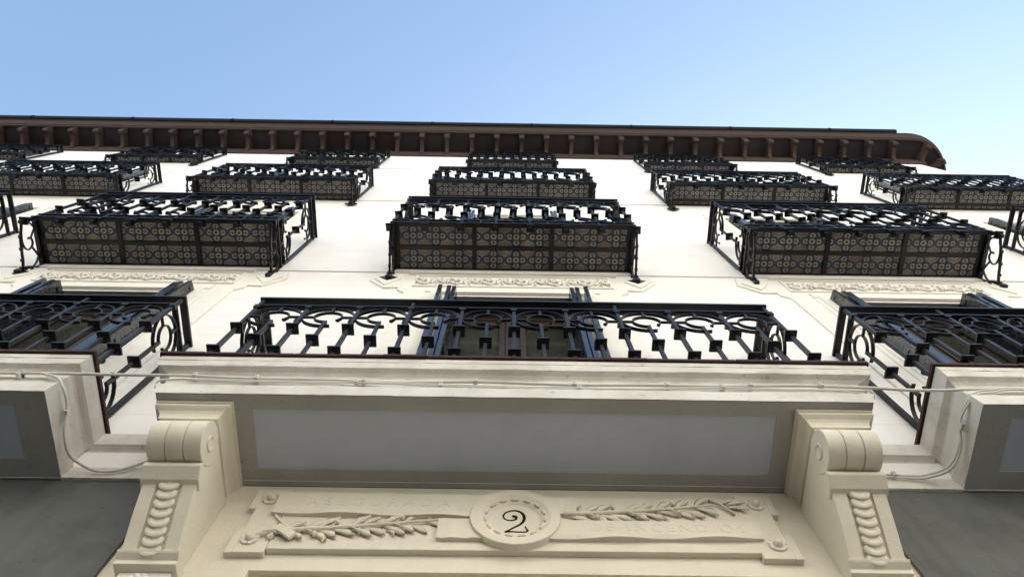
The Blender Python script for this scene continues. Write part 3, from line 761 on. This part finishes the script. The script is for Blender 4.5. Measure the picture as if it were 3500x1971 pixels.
# laurel branches
def leaf(m, x, z, ang, ln, wd, y0=-.003, up=.020):
    """pointed leaf, flat with a sharp midrib, lifted off the ground at its outer end"""
    a_ = R(ang); d = Vector((math.cos(a_), 0, math.sin(a_))); q = Vector((-math.sin(a_), 0, math.cos(a_)))
    rs = []
    for i in range(9):
        f = i / 8.; p = Vector((x, 0, z)) + d * ln * f + q * (.012 * math.sin(f * 3.4)); top = y0 - up * (.25 + .75 * f)
        hw = wd * max(.10, (math.sin(math.pi * min(1, f ** 1.25)) ** .8)) + .0008
        wv = .004 * math.sin(f * 11)
        rs.append([p - q * hw + Vector((0, top + .004 + wv, 0)), p - q * hw * .4 + Vector((0, top - .001, 0)), p + Vector((0, top - .005, 0)), p + q * hw * .4 + Vector((0, top - .001, 0)), p + q * hw + Vector((0, top + .004 - wv, 0)), p + Vector((0, top + .008, 0))])
    m.rings(rs)
def branch(p0, p1, bend, seed, flip=1):
    rnd = random.Random(seed); m = MB(); n = 10
    A0, A1 = Vector((p0[0], -.014, p0[1])), Vector((p1[0], -.014, p1[1])); d = (A1 - A0)
    pts = []
    for i in range(16):
        f = i / 15.; p = A0 + d * f; p.z += bend * math.sin(math.pi * f); pts.append(p)
    m.tube(pts, .0095, 7, [1.3 - .8 * i / 15. for i in range(16)])
    base = math.degrees(math.atan2(d.z, abs(d.x)))
    sg = 1 if d.x > 0 else -1
    for i in range(n):
        f = .06 + .9 * i / n; p = pts[int(f * 15)]
        for side in (1, -1):
            if side == 1 and i % 4 == 3:
                # a berry on a stalk
                q = p + Vector((sg * .035, -.006, side * .030)); m.tube([p, q], .004, 5); m.tube([q + Vector((0, .012, 0)), q + Vector((0, -.004, 0)), q + Vector((0, -.014, 0))], .012, 8, (.7, 1, .4)); continue
            an = side * (31 + rnd.uniform(-6, 8)) + base * sg
            if sg < 0: an = 180 - an
            leaf(m, p.x, p.z + side * .004, an, rnd.uniform(.105, .135) * (1 if side < 0 else .85), rnd.uniform(.015, .021), up=rnd.uniform(.009, .016))
        if i % 3 == 1:
            q = p + Vector((sg * .05, -.006, -.038)); m.tube([p, (p + q) / 2 + Vector((0, -.006, 0)), q], .0045, 5); m.tube([q + Vector((0, .010, 0)), q + Vector((0, -.004, 0)), q + Vector((0, -.014, 0))], .0125, 8, (.7, 1, .4))
        if i % 4 == 2:
            leaf(m, p.x + sg * .02, p.z - .035, (-55 if sg > 0 else 235) + rnd.uniform(-15, 15), .055, .010, up=.012)
    return m
branch((-.97, 4.205), (-.29, 4.300), -.006, 3).build('laurel_branch', 'portal', PQ, smooth=True)
m = MB(); m.tube([(-1.05, -.012, 4.192), (-1.03, -.014, 4.198), (-.95, -.016, 4.207)], .017, 8, (1.3, 1, 1)); m.bar([(-1.0, -.020, 4.222), (-.96, -.026, 4.19), (-.915, -.020, 4.158)], .014, .038); m.tube([(-1.02, -.006, 4.165), (-1.0, -.012, 4.178)], .012, 6)
m.build('stem_tie', 'portal', PQ, smooth=False)
branch((.22, 4.345), (.90, 4.430), -.010, 9).build('laurel_branch', 'portal', PQ, smooth=True)
m = MB(); m.bar([(.885, -.008, 4.475), (.925, -.014, 4.435), (.975, -.008, 4.365)], .012, .007); m.bar([(.985, -.008, 4.475), (.945, -.012, 4.44)], .012, .008)
leaf(m, .945, 4.428, 8, .09, .013); leaf(m, .945, 4.415, -14, .10, .013)
m.build('stem_tie', 'portal', PQ, smooth=True)
# letters on the ribbons
def letters(txt, x, z, size, y, gap=1.0):
    cu = bpy.data.curves.new('lettering', 'FONT'); cu.body = txt; cu.size = size; cu.extrude = .0009; cu.align_x = 'CENTER'; cu.align_y = 'CENTER'; cu.space_character = gap; cu.offset = -.0006
    o = bpy.data.objects.new('lettering', cu); COL.objects.link(o); o.rotation_euler = (R(90), 0, 0); o.location = (x, y, z)
    bpy.context.view_layer.update(); dg = bpy.context.evaluated_depsgraph_get(); me = bpy.data.meshes.new_from_object(o.evaluated_get(dg)); mw = o.matrix_world.copy(); bpy.data.objects.remove(o)
    me.transform(mw); me.materials.clear(); me.materials.append(M['portal']); q = bpy.data.objects.new('lettering', me); COL.objects.link(q); q.parent = PQ; return q
letters("ASEGURADA", -.60, 4.405, .080, -.0222, 1.55)
letters("DE INCENDIOS", .65, 4.243, .076, -.0222, 1.35)
# medallion
mc = (.004, 4.305); m = MB()
cr = lambda r, y, q0=5: [(mc[0] + r * math.cos(R(q)), y, mc[1] + r * math.sin(R(q))) for q in range(0, 360, q0)]
m.rings([cr(.196, .002), cr(.196, -.030), cr(.1935, -.033), cr(.155, -.033), cr(.148, -.029), cr(.140, -.024), cr(.116, -.014), cr(.110, -.010), cr(.102, -.009)])
md = m.build('medallion', 'portal', PQ)
m = MB()
for q in range(0, 360, 24):
    a_ = R(q + 90); c_, s_ = math.cos(a_), math.sin(a_); tx, tz = -s_, c_
    P_ = [(mc[0] + c_ * .130 + tx * k, -.0235, mc[1] + s_ * .130 + tz * k) for k in (-.017, -.008, .008, .017)]
    m.tube(P_, .0075, 6, (.5, 1, 1, .5))
m.build('beading', 'portal', md, smooth=True)
two = [(-.008, 4.329, 2.2), (.004, 4.329, 2.6), (.009, 4.318, 2.1), (.003, 4.306, 1.2), (-.015, 4.300, .7), (-.036, 4.306, .9), (-.047, 4.327, 1.2), (-.040, 4.352, 1.0), (-.019, 4.368, .9), (.010, 4.371, 1.2), (.034, 4.355, 1.8), (.044, 4.327, 2.4), (.040, 4.297, 2.0), (.025, 4.272, 1.5), (-.002, 4.250, 1.1), (-.024, 4.230, 1.2), (-.040, 4.2185, 1.2)]
def flatbar(pts):
    P_ = smooth_path([(a, -.0105, b) for a, b, c in pts], 4); W_ = []
    for i in range(len(pts) - 1):
        for k in range(4): W_.append(.0058 * (pts[i][2] + (pts[i + 1][2] - pts[i][2]) * k / 4))
    W_.append(.0058 * pts[-1][2]); return P_, W_
m = MB(); P_, W_ = flatbar(two); m.bar(P_, .003, W_)
P_ = [(-.040, -.0104, 4.2195), (-.01, -.0104, 4.222), (.02, -.0104, 4.220), (.050, -.0104, 4.221)]; m.bar(P_, .0028, [.007, .006, .005, .006])
P_ = [(.050, -.0106, 4.220), (.058, -.0106, 4.231), (.051, -.0106, 4.243), (.047, -.0106, 4.258)]; m.bar(P_, .0026, [.006, .008, .006, .006])
m.build('number_two', 'paint', md)

# ------------------------------------------------------------------ cables
def clip(parent, x, y, z):
    m = MB(); m.box(x - .009, x + .009, y - .014, y + .020, z - .016, z + .014); m.tube([(x, y - .013, z + .002), (x, y - .018, z + .002)], .005, 6)
    m.build('cable_clip', 'clip', parent)
YC = -.442
P = [(-3.6, YC, 4.80), (-3.0, YC, 4.80), (-2.46, YC, 4.80), (-2.15, YC - .006, 4.79), (-1.85, YC - .006, 4.786), (-1.6, YC, 4.80), (-1.27, YC, 4.776), (-.93, YC, 4.775), (-.56, YC, 4.757), (-.17, YC, 4.775), (.25, YC, 4.755), (.65, YC, 4.765), (.975, YC, 4.763), (1.34, YC, 4.782), (1.7, YC, 4.768), (1.95, YC - .004, 4.742), (2.45, YC, 4.79), (3.0, YC, 4.80), (3.6, YC, 4.80)]
main = MB().tube(smooth_path(P, 5), .0075, 8).build('cable', 'cable', smooth=True); tag(main, 'thick pale cable strung straight across all three stone balcony fronts', 'cable')
for x, z in ((-2.36, 4.80), (-1.53, 4.797), (-1.23, 4.776), (-.72, 4.764), (-.19, 4.775), (.28, 4.756), (.72, 4.765), (1.12, 4.772), (1.46, 4.78)): clip(main, x, YC, z)
P = [(-1.688, -.415, 4.715), (-1.682, -.432, 4.722), (-1.66, YC - .006, 4.735), (-1.52, YC, 4.765), (-1.30, YC, 4.755), (-1.05, YC, 4.752), (-.85, YC, 4.75), (-.6, YC, 4.742), (-.3, YC, 4.722), (0., YC, 4.712), (.25, YC, 4.712), (.55, YC, 4.722), (.85, YC, 4.742), (1.05, YC, 4.748), (1.3, YC, 4.74), (1.5, YC, 4.745), (1.62, YC, 4.735), (1.665, YC - .006, 4.725), (1.684, -.432, 4.715), (1.688, -.415, 4.708)]
c2 = MB().tube(smooth_path(P, 5), .005, 8).build('cable', 'cable', smooth=True); tag(c2, 'thin sagging cable below the straight one on the central balcony front', 'cable')
for x, z in ((-.75, 4.744), (-.35, 4.722), (.30, 4.712), (.98, 4.748)): clip(c2, x, YC, z)
P = [(-1.55, YC - .002, 4.752), (-1.3, YC - .002, 4.742), (-.95, YC - .002, 4.738), (-.6, YC - .002, 4.752), (-.3, YC - .002, 4.735), (0., YC - .002, 4.722), (.3, YC - .002, 4.724), (.6, YC - .002, 4.715), (.9, YC - .002, 4.728), (1.2, YC - .002, 4.725), (1.5, YC - .002, 4.73), (1.64, YC + .01, 4.725)]
c3 = MB().tube(smooth_path(P, 5), .0035, 6).build('cable', 'cable', smooth=True); tag(c3, 'thinnest cable, winding beside the sagging one on the central balcony front', 'cable')
P = [(-3.6, YC - .004, 4.785), (-2.7, YC - .004, 4.785), (-2.30, YC - .008, 4.788), (-2.22, YC - .004, 4.775), (-2.15, -.445, 4.74), (-2.105, -.40, 4.70), (-2.10, -.32, 4.69), (-2.10, -.22, 4.64), (-2.09, -.12, 4.625), (-2.05, -.05, 4.64), (-1.98, -.022, 4.632), (-1.90, -.018, 4.637), (-1.82, -.018, 4.69), (-1.76, -.018, 4.76), (-1.70, -.018, 4.80)]
c4 = MB().tube(smooth_path(P, 5), .007, 8).build('cable', 'cable', smooth=True); tag(c4, 'cable turning in from the left stone balcony to the wall beside the left console', 'cable')
clip(c4, -2.36, YC, 4.785); clip(c4, -2.102, -.30, 4.688)
for dz, lab in ((0, 'upper'), (-.022, 'lower')):
    P = [(3.6, YC - .004, 4.76 + dz), (2.7, YC - .004, 4.765 + dz), (2.38, YC - .008, 4.77 + dz * .6), (2.26, YC - .004, 4.755 + dz), (2.16, -.445, 4.72 + dz), (2.105, -.38, 4.69 + dz * .5), (2.10, -.30, 4.68), (2.10, -.2, 4.655 + dz * .6), (2.06, -.10, 4.64 + dz), (1.98, -.03, 4.675 + dz), (1.9, -.018, 4.69 + dz), (1.80, -.018, 4.70 + dz), (1.68, -.018, 4.685 + dz)]
    c5 = MB().tube(smooth_path(P, 5), .0055, 8).build('cable', 'cable', smooth=True)
    tag(c5, 'cable turning in from the right stone balcony, %s of the pair' % lab, 'cable', 'pair of cables by the right console')
clip(c5, 1.84, -.02, 4.69); clip(c5, 2.102, -.30, 4.675)
